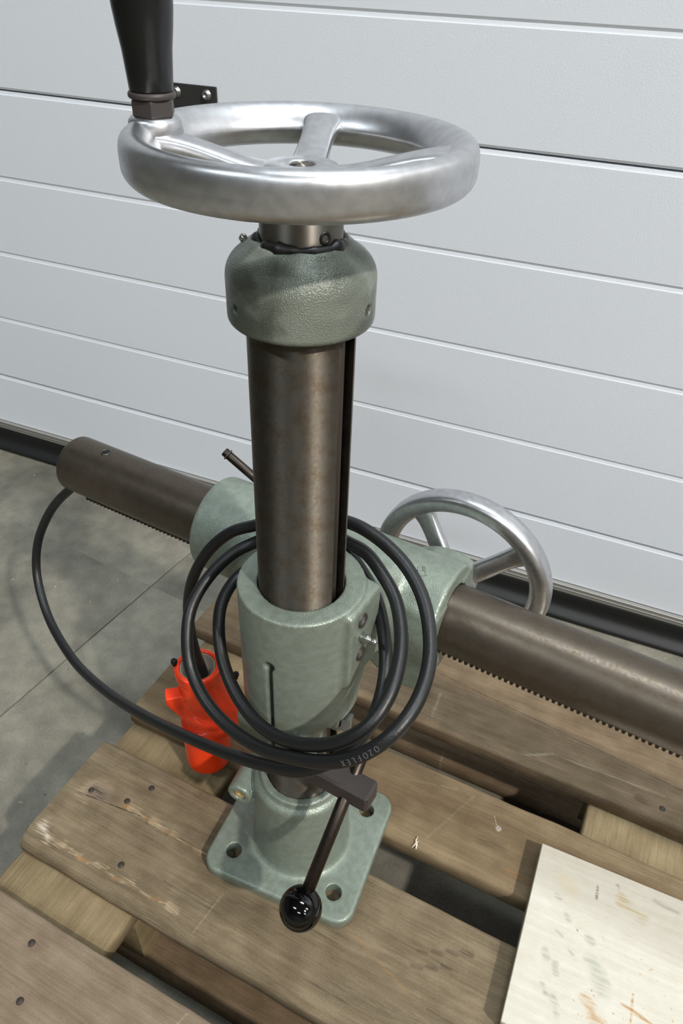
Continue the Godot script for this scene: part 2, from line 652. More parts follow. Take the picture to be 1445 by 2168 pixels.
# ------------------------------------------------------------------ setting
func room() -> void:
	var turn := -0.3789
	var fl := setting("floor", Vector3(0, FLOOR, 0), turn)
	# two poured slabs with an open joint between them (the joint runs square to the door)
	var jp := Vector3(-0.467, 0, -0.371)
	var ja := -0.1185
	for s in [[-6.6, -0.0013], [0.0013, 7.2]]:
		var st := SurfaceTool.new()
		st.begin(Mesh.PRIMITIVE_TRIANGLES)
		var x0: float = s[0]
		var x1: float = s[1]
		add_box(st, Vector3(x1 - x0, 0.1, 9.4), 0.0003, Vector3((x0 + x1) / 2, -0.05, 3.7))
		st.generate_normals()
		var m: ArrayMesh = st.commit()
		var ar := m.surface_get_arrays(0)
		var uv := PackedVector2Array()
		for p: Vector3 in ar[Mesh.ARRAY_VERTEX]:
			uv.append(Vector2(p.x / 1.7 + p.y, p.z / 1.7 + p.y))
		ar[Mesh.ARRAY_TEX_UV] = uv
		var m2 := ArrayMesh.new()
		m2.add_surface_from_arrays(Mesh.PRIMITIVE_TRIANGLES, ar)
		put(fl, "slab", m2, M.concrete, jp, Vector3(0, ja, 0))
	put(fl, "joint_filler", box(Vector3(0.02, 0.05, 9.4), 0.001), M.concrete, jp + Basis(Vector3.UP, ja) * Vector3(0, -0.0275, 3.7), Vector3(0, ja, 0))
	var ce := setting("ceiling", Vector3(0, 4.5, 0), turn)
	put(ce, "slab", box(Vector3(12.4, 0.2, 8.6), 0.01), M.ceiling, Vector3(0, 0.1, 3.2))
	for w in [["wall_left", Vector3(-6.1, 2.2, 3.2), Vector3(0.2, 4.9, 8.2)], ["wall_right", Vector3(6.1, 2.2, 3.2), Vector3(0.2, 4.9, 8.2)], ["wall_front", Vector3(0, 2.2, 7.2), Vector3(12.4, 4.9, 0.2)]]:
		var o := setting(w[0], Vector3.ZERO, turn)
		put(o, "plaster", box(w[2], 0.01), M.wall, w[1])
	var wb := setting("wall_back", Vector3.ZERO, turn)
	put(wb, "pier", box(Vector3(3.6, 4.9, 0.2), 0.01), M.wall, Vector3(-4.3, 2.2, -0.72))
	put(wb, "pier", box(Vector3(4.2, 4.9, 0.2), 0.01), M.wall, Vector3(4.0, 2.2, -0.72))
	put(wb, "lintel", box(Vector3(4.4, 1.9, 0.2), 0.01), M.wall, Vector3(-0.3, 3.7, -0.72))
	# sectional door
	var d := setting("door_1", Vector3.ZERO, turn)
	d.set_meta("label", "pale grey sectional overhead door with horizontal ribs behind the machine stand")
	var z := -0.608
	var seams := [-0.0745, 0.0375]
	while seams[-1] < 2.7:
		seams.append(0.0375 + 0.12945 * (seams.size() - 1))
	for i in seams.size() - 1:
		var y0: float = seams[i]
		var y1: float = seams[i + 1]
		# real joints between the lifting sections, every fourth groove; pressed grooves elsewhere
		var j0 := 0.0012 if i % 4 == 1 else 0.0
		var j1 := 0.0012 if (i + 1) % 4 == 1 else 0.0
		var c0 := 0.0032 if i > 0 else 0.001
		var prof := [Vector2(y0 + j0, -0.045), Vector2(y0 + j0, -0.0019), Vector2(y0 + j0 + c0 * 0.85, -0.0003), Vector2(y0 + j0 + c0, 0.0), Vector2(y1 - j1 - 0.0052, 0.0), Vector2(y1 - j1 - 0.0046, -0.0004), Vector2(y1 - j1, -0.0019), Vector2(y1 - j1, -0.045)]
		var st := SurfaceTool.new()
		st.begin(Mesh.PRIMITIVE_TRIANGLES)
		st.set_smooth_group(-1)
		var cen := Vector2((y0 + y1) / 2, -0.03)
		for k in prof.size():
			var a: Vector2 = prof[k]
			var b: Vector2 = prof[(k + 1) % prof.size()]
			var nrm := (b - a).orthogonal()
			if nrm.dot((a + b) / 2 - cen) < 0:
				nrm = -nrm
			quad(st, Vector3(-2.4, a.x, z + a.y), Vector3(1.8, a.x, z + a.y), Vector3(1.8, b.x, z + b.y), Vector3(-2.4, b.x, z + b.y), Vector3(0, nrm.x, nrm.y))
			for s: float in [-2.4, 1.8]:
				tri(st, Vector3(s, cen.x, z + cen.y), Vector3(s, a.x, z + a.y), Vector3(s, b.x, z + b.y), Vector3(s, 0, 0))
		st.generate_normals()
		put(d, "panel", st.commit(), M.door)
	var rail := SurfaceTool.new()
	rail.begin(Mesh.PRIMITIVE_TRIANGLES)
	add_box(rail, Vector3(4.2, 0.018, 0.05), 0.0008, Vector3(-0.3, -0.0845, z - 0.0215))
	add_box(rail, Vector3(4.2, 0.0022, 0.008), 0.0006, Vector3(-0.3, -0.0758, z + 0.0035))
	add_box(rail, Vector3(4.2, 0.0016, 0.008), 0.0005, Vector3(-0.3, -0.0832, z + 0.0032))
	rail.generate_normals()
	put(d, "bottom_rail", rail.commit(), M.rail)
	var rows := []
	var pr := [Vector2(-0.0936, -0.04), Vector2(-0.0936, 0.001), Vector2(-0.1, 0.003), Vector2(-0.112, 0.0), Vector2(-0.124, 0.002), Vector2(-0.131, 0.010), Vector2(-0.135, 0.016), Vector2(-0.1405, 0.018), Vector2(-0.144, 0.015), Vector2(-0.144, -0.04)]
	for x in [-2.4, 1.8]:
		var a := PackedVector3Array()
		for q: Vector2 in pr:
			a.append(Vector3(x, q.x, z + q.y))
		rows.append(a)
	put(d, "rubber_seal", grid(rows), M.seal)
	var hp := put(d, "hinge_plate", box(Vector3(0.088, 0.058, 0.003), 0.0008), M.plate, Vector3(-0.461, 0.5615, z + 0.0016))
	for q: Vector2 in [Vector2(-0.019, 0.0185), Vector2(0.029, 0.0185), Vector2(-0.019, -0.0185), Vector2(0.029, -0.0185)]:
		var b := put(hp, "bolt", lathe([Vector2(0.0, 0.0018), Vector2(0.0022, 0.0018), Vector2(0.003, 0.0048), Vector2(0.0044, 0.0052), Vector2(0.0048, 0.0046), Vector2(0.0052, 0.001), Vector2(0.0068, 0.0008), Vector2(0.0068, 0.0)], 24), M.zinc, Vector3(q.x, q.y, 0.0015), Vector3(PI / 2, 0, 0))
		b.set_meta("label", "zinc hexagon bolt")

# ------------------------------------------------------------------ pallet
func plank(length: float, width: float, th: float, sd: int, chip := false, rd := 0.0035) -> ArrayMesh:
	# grain along x; top at y = 0; uneven worn edges; uv in real size
	var nz := noise(sd, 7.0, 3)
	var rows := []
	var xs := []
	var n := int(length / 0.012) + 1
	for i in n + 1:
		xs.append(length * i / n)
	for x: float in xs:
		var e := 0.0012 * nz.get_noise_2d(x, 0.0)
		var e2 := 0.0012 * nz.get_noise_2d(x, 9.0)
		var end := minf(x, length - x)
		var rr := rd * (1.0 + 0.5 * nz.get_noise_2d(x * 2.0, 30.0))
		var sh := 0.0012 if end < 0.001 else 0.0
		var bev := 0.0
		var bd := 0.0
		if chip:  # the near arris is broken away over the first part of the plank
			var k := smoothstep(0.245, 0.17, x) * (0.8 + 0.45 * nz.get_noise_2d(x * 3.0, 50.0))
			bev = 0.019 * k
			bd = 0.010 * k
		var w0 := e + sh
		var w1 := width + e2 - sh
		var a := PackedVector3Array()
		for q: Vector2 in [Vector2(w0 + rr, -sh), Vector2(lerpf(w0, w1, 0.3), -sh + 0.0003 * nz.get_noise_2d(x * 2.0, 70.0)), Vector2(lerpf(w0, w1, 0.6), -sh), Vector2(w1 - rr - bev, -sh), Vector2(w1 - rr * 0.35 - bev * 0.45, -rr * 0.35 - bd * 0.45), Vector2(w1, -rr - bd), Vector2(w1, -th + 0.002), Vector2(w1 - 0.002, -th), Vector2(w0 + 0.002, -th), Vector2(w0, -th + 0.002), Vector2(w0, -rr), Vector2(w0 + rr * 0.35, -rr * 0.35)]:
			a.append(Vector3(x, q.y, q.x))
		rows.append(a)
	var m := grid(rows)
	var ar := m.surface_get_arrays(0)
	var uv := PackedVector2Array()
	var nrm: PackedVector3Array = ar[Mesh.ARRAY_NORMAL]
	var vv: PackedVector3Array = ar[Mesh.ARRAY_VERTEX]
	for i in vv.size():
		var p := vv[i]
		if absf(nrm[i].x) > 0.8:
			uv.append(Vector2(p.z / 5.0 + 0.55, (p.y + 0.3) / 0.16))
		else:
			var v := p.z if nrm[i].y > -0.5 else 0.3 - p.z
			if p.y < -0.003:
				v = (p.z - p.y) if p.z > width * 0.5 else (p.z + p.y)
			uv.append(Vector2(p.x / 0.7, (v + 0.03) / 0.16))
	ar[Mesh.ARRAY_TEX_UV] = uv
	var m2 := ArrayMesh.new()
	m2.add_surface_from_arrays(Mesh.PRIMITIVE_TRIANGLES, ar)
	return m2

func pallet() -> void:
	var t := root("pallet", "worn wooden pallet of grey brown boards with open gaps under the machine stand", "pallet", Vector3.ZERO, -0.4338)
	var X0 := -0.2615
	var U := func(x: float) -> float: return (x - X0) / 0.7 * WW
	var V := func(v: float) -> float: return (v + 0.03) / 0.16 * WH
	var pale := Color(0.70, 0.62, 0.50)
	var tan_ := Color(0.58, 0.43, 0.28)
	var dk := Color(0.22, 0.19, 0.15)
	var white := Color(0.62, 0.58, 0.51)
	# the board under the base: broken arris, crater round the corner nails, chalk lines, printed stamp worn to a smudge
	var z2 := 0.0014
	var mk2 := []
	for k in 15:
		var x := -0.236 + k * 0.011
		mk2.append([U.call(x), V.call(0.1215 + sin(k * 1.7) * 0.0018), U.call(x + 0.011), V.call(0.1195 + sin(k * 1.7 + 1.7) * 0.0018), 7.0 + 4.0 * sin(k * 2.3), pale if k % 4 else tan_, 0.75, 1.5])
	mk2.append([U.call(-0.25), V.call(0.112), U.call(-0.232), V.call(0.124), 20, Color(0.84, 0.78, 0.72), 0.9, 0.9])
	for k in 13:
		var x := -0.188 + k * 0.0095
		mk2.append([U.call(x), V.call(0.055 + k * 0.0006), U.call(x + 0.0095), V.call(0.0555 + k * 0.0006), 7.0 + 3.5 * sin(k * 1.9), pale if k % 3 else tan_, 0.7, 1.5])
	mk2.append([U.call(-0.231), V.call(0.058), U.call(-0.22), V.call(0.057), 40, Color(0.70, 0.62, 0.52), 0.95, 0.45])
	mk2.append([U.call(-0.228), V.call(0.058), U.call(-0.216), V.call(0.058), 30, Color(0.40, 0.35, 0.30), 1.3, 0.3])
	mk2.append([U.call(-0.242), V.call(0.066), U.call(-0.165), V.call(0.0575), 1.5, Color(0.2, 0.15, 0.11), 1.2, 0.2])
	mk2.append([U.call(-0.176), V.call(0.026), U.call(-0.172), V.call(0.026), 16, Color(0.45, 0.41, 0.36), 0.55, 0.3])
	mk2.append([U.call(-0.041), V.call(0.085), U.call(-0.047), V.call(0.134), 3.5, white, 0.55, 0.5])
	mk2.append([U.call(-0.085), V.call(0.105), U.call(-0.05), V.call(0.1), 12, white, 0.35, 1.2])
	mk2.append([U.call(-0.03), V.call(0.09), U.call(0.0), V.call(0.08), 26, dk, 0.30, 0.9])
	for k in 7:  # what is left of a printed stamp
		var a := U.call(0.150 + (k % 4) * 0.0125)
		var b := V.call(0.046 + (k / 4) * 0.014 - (k % 4) * 0.006)
		mk2.append([a, b, a + 20, b - 3, 8, dk, 0.42, 0.8])
	mk2.append([U.call(0.09), V.call(0.11), U.call(0.2), V.call(0.1), 40, dk, 0.28, 1.2])
	mk2.append([U.call(0.06), V.call(0.05), U.call(0.16), V.call(0.085), 4, tan_, 0.5, 0.9])
	for k in 9:
		mk2.append([U.call(-0.21 + k * 0.055), V.call(0.02 + fmod(k * 0.041, 0.11)), U.call(-0.14 + k * 0.055), V.call(0.021 + fmod(k * 0.041, 0.11)), 3.0, dk, 0.4, 1.2])
	var mk3 := [[U.call(0.1845), V.call(0.0354), U.call(0.1847), V.call(0.0356), 9.5, Color(0.88, 0.87, 0.84), 2.2, 0.15],
		[U.call(0.1765), V.call(0.0235), U.call(0.1815), V.call(0.0325), 1.8, Color(0.8, 0.79, 0.76), 0.9, 0.6],
		[U.call(0.12), V.call(0.08), U.call(0.15), V.call(0.01), 5, white, 0.35, 0.6],
		[U.call(0.172), V.call(0.055), U.call(0.192), V.call(0.055), 20, dk, 0.3, 0.7],
		[U.call(0.06), V.call(0.03), U.call(0.13), V.call(0.012), 4, white, 0.4, 0.7],
		[U.call(0.2), V.call(0.075), U.call(0.23), V.call(0.078), 10, Color(0.6, 0.42, 0.28), 0.4, 0.9],
		[U.call(-0.24), V.call(0.03), U.call(-0.22), V.call(0.028), 12, dk, 0.5, 0.5]]
	var mk4 := [[U.call(0.182), V.call(0.142), U.call(0.231), V.call(0.113), 6, white, 0.8, 0.5],
		[U.call(0.231), V.call(0.113), U.call(0.356), V.call(0.109), 4.5, white, 0.7, 0.7],
		[U.call(0.087), V.call(0.152), U.call(0.083), V.call(0.092), 6, white, 0.6, 0.6],
		[U.call(0.06), V.call(0.06), U.call(0.43), V.call(0.098), 1.3, Color(0.2, 0.15, 0.12), 0.9, 0.3],
		[U.call(0.33), V.call(0.125), U.call(0.336), V.call(0.127), 15, Color(0.33, 0.22, 0.17), 0.85, 0.3],
		[U.call(0.2), V.call(0.03), U.call(0.25), V.call(0.03), 16, dk, 0.25, 1.0]]
	var mk1 := [[U.call(-0.172), V.call(0.023), U.call(-0.168), V.call(0.020), 30, Color(0.40, 0.32, 0.27), 0.6, 0.4],
		[U.call(-0.147), V.call(0.063), U.call(-0.145), V.call(0.063), 26, Color(0.42, 0.35, 0.30), 0.5, 0.4],
		[U.call(-0.19), V.call(0.05), U.call(-0.05), V.call(0.052), 3, dk, 0.25, 1.0],
		[U.call(-0.012), V.call(0.005), U.call(-0.02), V.call(0.035), 4, white, 0.7, 0.6]]
	M.wood_near = wood(101, Color(0.540, 0.480, 0.404), Color(0.428, 0.371, 0.302), mk1)
	M.wood_base = wood(111, Color(0.525, 0.466, 0.376), Color(0.382, 0.329, 0.254), mk2)
	M.wood_mid = wood(121, Color(0.540, 0.469, 0.366), Color(0.421, 0.353, 0.267), mk3)
	M.wood_far = wood(131, Color(0.510, 0.441, 0.353), Color(0.385, 0.321, 0.248), mk4)
	M.wood_under = wood(141, Color(0.564, 0.501, 0.386), Color(0.449, 0.384, 0.285), [])
	var boards := [[0.1823, 0.098, "wood_near", false, 0.0], [z2, 0.137, "wood_base", true, 0.0], [-0.1402, 0.0975, "wood_mid", false, -0.002], [-0.337, 0.1435, "wood_far", false, -0.018], [0.328, 0.143, "wood_near", false, 0.0]]
	var nails := [[Vector2(0.088, 0.023), Vector2(0.114, 0.063)], [Vector2(0.0305, 0.058), Vector2(0.0735, 0.0505), Vector2(0.0873, 0.026), Vector2(0.1135, 0.1085)], [Vector2(0.03, 0.03), Vector2(0.08, 0.07), Vector2(0.585, 0.04)], [Vector2(0.05, 0.05), Vector2(0.6, 0.126), Vector2(0.655, 0.06)], [Vector2(0.05, 0.05)]]
	var head := lathe([Vector2(0.0, 0.0009), Vector2(0.0026, 0.0008), Vector2(0.0034, 0.0002), Vector2(0.0036, -0.002)], 14)
	for i in boards.size():
		var b: Array = boards[i]
		var m := plank(1.2, b[1], 0.022, 200 + i, b[3])
		var o := put(t, "deck_board", m, M[b[2]], Vector3(X0 + b[4], 0, b[0]))
		for q: Vector2 in nails[i]:
			put(o, "nail", head, M.nail, Vector3(q.x - b[4], 0.0, q.y))
	# cross boards under the deck, blocks, bottom boards
	var cross := plank(0.80, 0.145, 0.022, 300)
	for x: float in [X0, X0 + 0.5275, X0 + 1.055]:
		put(t, "cross_board", cross, M.wood_under, Vector3(x, -0.0222, 0.469), Vector3(0, PI / 2, 0))
	for x: float in [X0, X0 + 0.5275, X0 + 1.055]:
		for zz: Array in [[-0.337, 0.1], [-0.003, 0.142], [0.37, 0.1]]:
			put(t, "block", plank(0.145, zz[1], 0.0775, 310), M.wood_under, Vector3(x, -0.0445, zz[0]))
	for zz: Array in [[-0.337, 0.1], [-0.003, 0.145], [0.37, 0.1]]:
		put(t, "bottom_board", plank(1.2, zz[1], 0.0215, 320), M.wood_far, Vector3(X0, -0.1223, zz[0]))

# ------------------------------------------------------------------ the machine stand
func handwheel(parent: Node3D, called: String, with_handle: bool, a0: float) -> MeshInstance3D:
	# axis +y through the origin of the rim's middle plane
	var ctrl := []
	for q: Vector2 in [Vector2(0.0888, -0.001), Vector2(0.0887, 0.0045), Vector2(0.0872, 0.0088), Vector2(0.0842, 0.0108), Vector2(0.0805, 0.0108), Vector2(0.0765, 0.0088), Vector2(0.0722, 0.0050), Vector2(0.0694, 0.0008), Vector2(0.0689, -0.0014), Vector2(0.0697, -0.0038), Vector2(0.0724, -0.0080), Vector2(0.0762, -0.0103), Vector2(0.0812, -0.0110), Vector2(0.0852, -0.0102), Vector2(0.0877, -0.0076), Vector2(0.0887, -0.0045)]:
		ctrl.append(Vector3(q.x, q.y, 0))
	ctrl.append(ctrl[0])
	var prof := []
	for q in spline(ctrl, 3):
		prof.append(Vector2(q.x, q.y))
	prof.pop_back()
	var rim := put(parent, called, lathe(prof, 96, 1, 1, true), M.alu)
	for k in 4:
		var a := a0 + k * PI / 2
		var dir := Vector3(sin(a), 0, cos(a))
		var side := Vector3(cos(a), 0, -sin(a))
		var rows := []
		for i in 13:
			var f := i / 12.0
			var r := lerpf(0.012, 0.0785, f)
			var y := lerpf(-0.0115, 0.0008, smoothstep(0.0, 0.92, f))
			var w := 0.0078 + 0.0058 * pow(maxf(f - 0.35, 0.0) / 0.65, 3.0) + 0.0022 * (1.0 - f)
			var h := 0.0048 + 0.0020 * pow(maxf(f - 0.5, 0.0) * 2.0, 3.0) + 0.0014 * (1.0 - f)
			var row := PackedVector3Array()
			for j in 20:
				var q := TAU * j / 20
				var c := cos(q)
				var s := sin(q)
				row.append(dir * r + Vector3(0, y + h * signf(s) * pow(absf(s), 0.62), 0) + side * (w * signf(c) * pow(absf(c), 0.62)))
			rows.append(row)
		put(rim, "spoke", grid(rows), M.alu)
	put(rim, "hub", lathe([Vector2(0.0, -0.0085), Vector2(0.0068, -0.0085), Vector2(0.0072, -0.0055), Vector2(0.0085, -0.0044), Vector2(0.0185, -0.0047), Vector2(0.0205, -0.007), Vector2(0.0212, -0.012), Vector2(0.0215, -0.026), Vector2(0.0, -0.026)], 48), M.alu)
	put(rim, "shaft_end", lathe([Vector2(0.0, -0.0045), Vector2(0.005, -0.0045), Vector2(0.0062, -0.0055), Vector2(0.0062, -0.011), Vector2(0.0, -0.011)], 32), M.shaft)
	if with_handle:
		var at := Vector3(-0.0750, 0, -0.0115)
		put(rim, "handle_boss", lathe([Vector2(0.0, 0.0122), Vector2(0.0118, 0.0122), Vector2(0.0132, 0.0105), Vector2(0.0142, 0.004), Vector2(0.0, 0.002)], 32), M.alu, at)
		var nut := SurfaceTool.new()
		nut.begin(Mesh.PRIMITIVE_TRIANGLES)
		nut.set_smooth_group(-1)
		var hp := [Vector2(0.0106, 0.0124), Vector2(0.0112, 0.0132), Vector2(0.0112, 0.0195), Vector2(0.0106, 0.0203)]
		for k in 6:
			var a := TAU * (k + 0.12) / 6
			var b := TAU * (k + 1.12) / 6
			var mid := Vector3(sin((a + b) / 2), 0, cos((a + b) / 2))
			for j in 3:
				var p: Vector2 = hp[j]
				var q: Vector2 = hp[j + 1]
				quad(nut, Vector3(p.x * sin(a), p.y, p.x * cos(a)), Vector3(p.x * sin(b), p.y, p.x * cos(b)), Vector3(q.x * sin(b), q.y, q.x * cos(b)), Vector3(q.x * sin(a), q.y, q.x * cos(a)), mid)
			tri(nut, Vector3(0, 0.0203, 0), Vector3(0.0106 * sin(a), 0.0203, 0.0106 * cos(a)), Vector3(0.0106 * sin(b), 0.0203, 0.0106 * cos(b)), Vector3.UP)
		nut.generate_normals()
		put(rim, "handle_nut", nut.commit(), M.iron, at)
		put(rim, "handle_washer", lathe([Vector2(0.0, 0.0203), Vector2(0.0112, 0.0203), Vector2(0.0118, 0.0210), Vector2(0.0118, 0.0224), Vector2(0.0112, 0.0232), Vector2(0.0, 0.0232)], 40), M.iron, at)
		var hpts := []
		for q: Vector2 in [Vector2(0.0, 0.023), Vector2(0.0104, 0.023), Vector2(0.0108, 0.024), Vector2(0.0113, 0.031), Vector2(0.0121, 0.041), Vector2(0.0134, 0.050), Vector2(0.0143, 0.058), Vector2(0.0147, 0.066), Vector2(0.0148, 0.078), Vector2(0.0145, 0.092), Vector2(0.0138, 0.104), Vector2(0.0122, 0.113), Vector2(0.0085, 0.118), Vector2(0.0, 0.1195)]:
			hpts.append(q)
		put(rim, "handle", lathe(hpts, 40), M.grip, at)
	return rim

func hexagon(r: float, h: float, bev: float) -> ArrayMesh:
	var st := SurfaceTool.new()
	st.begin(Mesh.PRIMITIVE_TRIANGLES)
	st.set_smooth_group(-1)
	for k in 6:
		var a := Vector3(sin(TAU * k / 6), 0, cos(TAU * k / 6))
		var b := Vector3(sin(TAU * (k + 1) / 6), 0, cos(TAU * (k + 1) / 6))
		quad(st, a * r, b * r, b * r + Vector3(0, h - bev, 0), a * r + Vector3(0, h - bev, 0), a + b)
		quad(st, a * r + Vector3(0, h - bev, 0), b * r + Vector3(0, h - bev, 0), b * (r - bev) + Vector3(0, h, 0), a * (r - bev) + Vector3(0, h, 0), a + b + Vector3.UP)
		tri(st, Vector3(0, h, 0), a * (r - bev) + Vector3(0, h, 0), b * (r - bev) + Vector3(0, h, 0), Vector3.UP)
	st.generate_normals()
	return st.commit()

func tooth_rack(x0: float, x1: float, R: float, phi: float) -> ArrayMesh:
	var st := SurfaceTool.new()
	st.begin(Mesh.PRIMITIVE_TRIANGLES)
	st.set_smooth_group(-1)
	var rad := Vector3(0, sin(phi), cos(phi))
	var tan_ := Vector3(0, cos(phi), -sin(phi))
	add_box(st, Vector3(x1 - x0, 0.012, 0.004), 0.0003, Vector3((x0 + x1) / 2, 0, 0) + rad * (R - 0.0022), Basis(Vector3.RIGHT, tan_, rad))
	var pitch := 0.0052
	var n := int((x1 - x0) / pitch)
	for i in n:
		var c := x0 + (i + 0.5) * pitch
		var p: Array[Vector3] = []
		for s: float in [-1.0, 1.0]:
			for q: Vector2 in [Vector2(-0.0021, -0.001), Vector2(-0.0010, 0.0022), Vector2(0.0010, 0.0022), Vector2(0.0021, -0.001)]:
				p.append(Vector3(c + q.x, 0, 0) + rad * (R + q.y) + tan_ * (s * 0.006))
		quad(st, p[0], p[1], p[5], p[4], Vector3.LEFT + rad)
		quad(st, p[1], p[2], p[6], p[5], rad)
		quad(st, p[2], p[3], p[7], p[6], Vector3.RIGHT + rad)
		quad(st, p[0], p[1], p[2], p[3], -tan_)
		quad(st, p[4], p[5], p[6], p[7], tan_)
	st.generate_normals()
	return st.commit()

func stand() -> void:
	var t := root("machine_stand", "grey green cast iron machine stand with steel column, toothed cross arm and two aluminium handwheels", "machine stand")
	# ---- foot
	var foot := func(p: Vector3) -> float:
		var q := Vector2(absf(p.x), absf(p.z)) - Vector2(0.0795 - 0.018, 0.0725 - 0.018)
		var d2 := q.max(Vector2.ZERO).length() + minf(maxf(q.x, q.y), 0.0) - 0.018
		var dy := absf(p.y - 0.0072) - 0.0072 + 0.0032
		var dx := d2 + 0.0032
		var d := minf(maxf(dx, dy), 0.0) + Vector2(maxf(dx, 0.0), maxf(dy, 0.0)).length() - 0.0032
		var r := Vector2(p.x, p.z).length()
		d = smin(d, s_cyl(r, p.y - 0.06, 0.06, 0.0485 - p.y * 0.026, 0.006), 0.009)
		d = smin(d, s_cyl(r, p.y - 0.1, 0.0265, 0.0395, 0.0025), 0.004)
		var b := s_cyl(Vector2(p.x + 0.0505, p.y - 0.098).length(), p.z - 0.0, 0.0345, 0.0125, 0.002)
		d = smin(d, b, 0.004)
		d = maxf(d, -(Vector2(p.x + 0.0505, p.y - 0.098).length() - 0.0062) if p.z > 0.026 else d)
		d = maxf(d, 0.0323 - r)
		var hx := absf(p.x) - 0.0545
		var hz := absf(p.z) - 0.0465
		d = maxf(d, 0.0078 - Vector2(hx, hz).length())
		return d
	var base := put(t, "base_plate", sdf_mesh(foot, Vector3(-0.085, -0.003, -0.078), Vector3(0.085, 0.131, 0.078), 0.0019), M.cast, Vector3(0, 0.0003, 0), Vector3(0, -0.3545, 0))
	put(base, "clamp_screw", lathe([Vector2(0.0, 0.0025), Vector2(0.0022, 0.0025), Vector2(0.0028, 0.0045), Vector2(0.0052, 0.0048), Vector2(0.006, 0.0035), Vector2(0.006, -0.006), Vector2(0.0, -0.006)], 24), M.brass, Vector3(-0.0505, 0.098, 0.0285), Vector3(PI / 2, 0, 0))
	# ---- column: steel tube with a milled keyway towards the gib
	var sec: Array[Vector2] = []
	var k0 := deg_to_rad(61.5)
	var half := deg_to_rad(15.2)
	for i in 97:
		var a := k0 + half + (TAU - 2 * half) * i / 96.0
		sec.append(Vector2(sin(a), cos(a)) * 0.032)
	var kd := Vector2(sin(k0), cos(k0))
	var ks := Vector2(kd.y, -kd.x)
	var last: Vector2 = sec[-1]
	var first: Vector2 = sec[0]
	sec.append(last - kd * (last.dot(kd) - 0.0175))
	sec.append(first - kd * (first.dot(kd) - 0.0175))
	var st := SurfaceTool.new()
	st.begin(Mesh.PRIMITIVE_TRIANGLES)
	var y0 := 0.02
	var y1 := 0.578
	for i in sec.size():
		var a := sec[i]
		var b := sec[(i + 1) % sec.size()]
		st.set_smooth_group(0 if i < 96 else -1)
		var out := Vector3(a.x + b.x, 0, a.y + b.y)
		if i == 96:
			out = Vector3(ks.x, 0, ks.y) * (1.0 if first.dot(ks) > 0 else -1.0)
		elif i == 98:
			out = Vector3(ks.x, 0, ks.y) * (1.0 if last.dot(ks) > 0 else -1.0)
		var p := [Vector3(a.x, y0, a.y), Vector3(b.x, y0, b.y), Vector3(b.x, y1, b.y), Vector3(a.x, y1, a.y)]
		var u := [Vector2(i / 48.0, 0), Vector2((i + 1) / 48.0, 0), Vector2((i + 1) / 48.0, 5.5), Vector2(i / 48.0, 5.5)]
		var order := [0, 1, 2, 0, 2, 3]
		if ((p[1] - p[0]) as Vector3).cross(p[2] - p[0]).dot(out) > 0:
			order = [0, 2, 1, 0, 3, 2]
		for j: int in order:
			st.set_uv(u[j])
			st.add_vertex(p[j])
	st.generate_normals()
	var col := put(t, "column", st.commit(), M.column)
	var kc := Vector3(kd.x, 0, kd.y)
	put(col, "lead_screw", rod(kc * 0.0232 + Vector3(0, 0.13, 0), kc * 0.0232 + Vector3(0, 0.577, 0), 0.0055), M.rack)
	# ---- cap
	var cap := func(p: Vector3) -> float:
		var r := Vector2(p.x, p.z).length()
		var up := p.y - 0.594
		var rd := 0.0165 if up > 0.0 else 0.0035
		var q := Vector2(r - 0.0421, absf(up) - 0.0208) + Vector2(rd, rd)
		var d := minf(maxf(q.x, q.y), 0.0) + q.max(Vector2.ZERO).length() - rd
		d = smin(d, s_cyl(r, p.y - 0.608, 0.0098, 0.0268, 0.002), 0.008)
		d = maxf(d, -(maxf(r - 0.0315, p.y - 0.597)))
		d = maxf(d, -(maxf(r - 0.0205, 0.58 - p.y)))
		for az: float in [-54.3, 64.7]:
			var c := Vector3(sin(deg_to_rad(az)), 0, cos(deg_to_rad(az)))
			var w := p - Vector3(0, 0.5862, 0)
			var l := w.dot(c)
			if l > 0.03:
				d = maxf(d, 0.0030 - (w - c * l).length())
		return d
	var cp := put(t, "column_cap", sdf_mesh(cap, Vector3(-0.046, 0.571, -0.046), Vector3(0.046, 0.626, 0.046), 0.0014), M.cast_dirty)
	put(cp, "grease_nipple", lathe([Vector2(0.0, 0.009), Vector2(0.0018, 0.0085), Vector2(0.0026, 0.0066), Vector2(0.0018, 0.0048), Vector2(0.0018, 0.004), Vector2(0.0034, 0.0036), Vector2(0.0034, 0.0), Vector2(0.0, 0.0)], 20), M.bright, Vector3(-0.0275, 0.6105, -0.010), Vector3(0, 0.4, 0.95))
	var gr := []
	var gn := noise(5, 30.0, 3)
	for j in 10:
		var row := PackedVector3Array()
		var q := PI * j / 9.0 - 0.2
		for i in 72:
			var a := TAU * i / 72
			var bump := 1.0 + 0.8 * gn.get_noise_2d(sin(a) * 0.05, cos(a) * 0.05)
			var r := 0.0237 + cos(q) * 0.0030 * bump
			row.append(Vector3(r * sin(a), 0.6168 + sin(q) * 0.0038 * bump, r * cos(a)))
		gr.append(row)
	put(cp, "grease", grid(gr, true, false, 1, 1, false, false), M.grease)
	var sc := put(t, "shaft_collar", lathe([Vector2(0.0, 0.600), Vector2(0.0226, 0.600), Vector2(0.0226, 0.6380), Vector2(0.0221, 0.6392), Vector2(0.0, 0.6392)], 64), M.shaft)
	var sa := deg_to_rad(37.0)
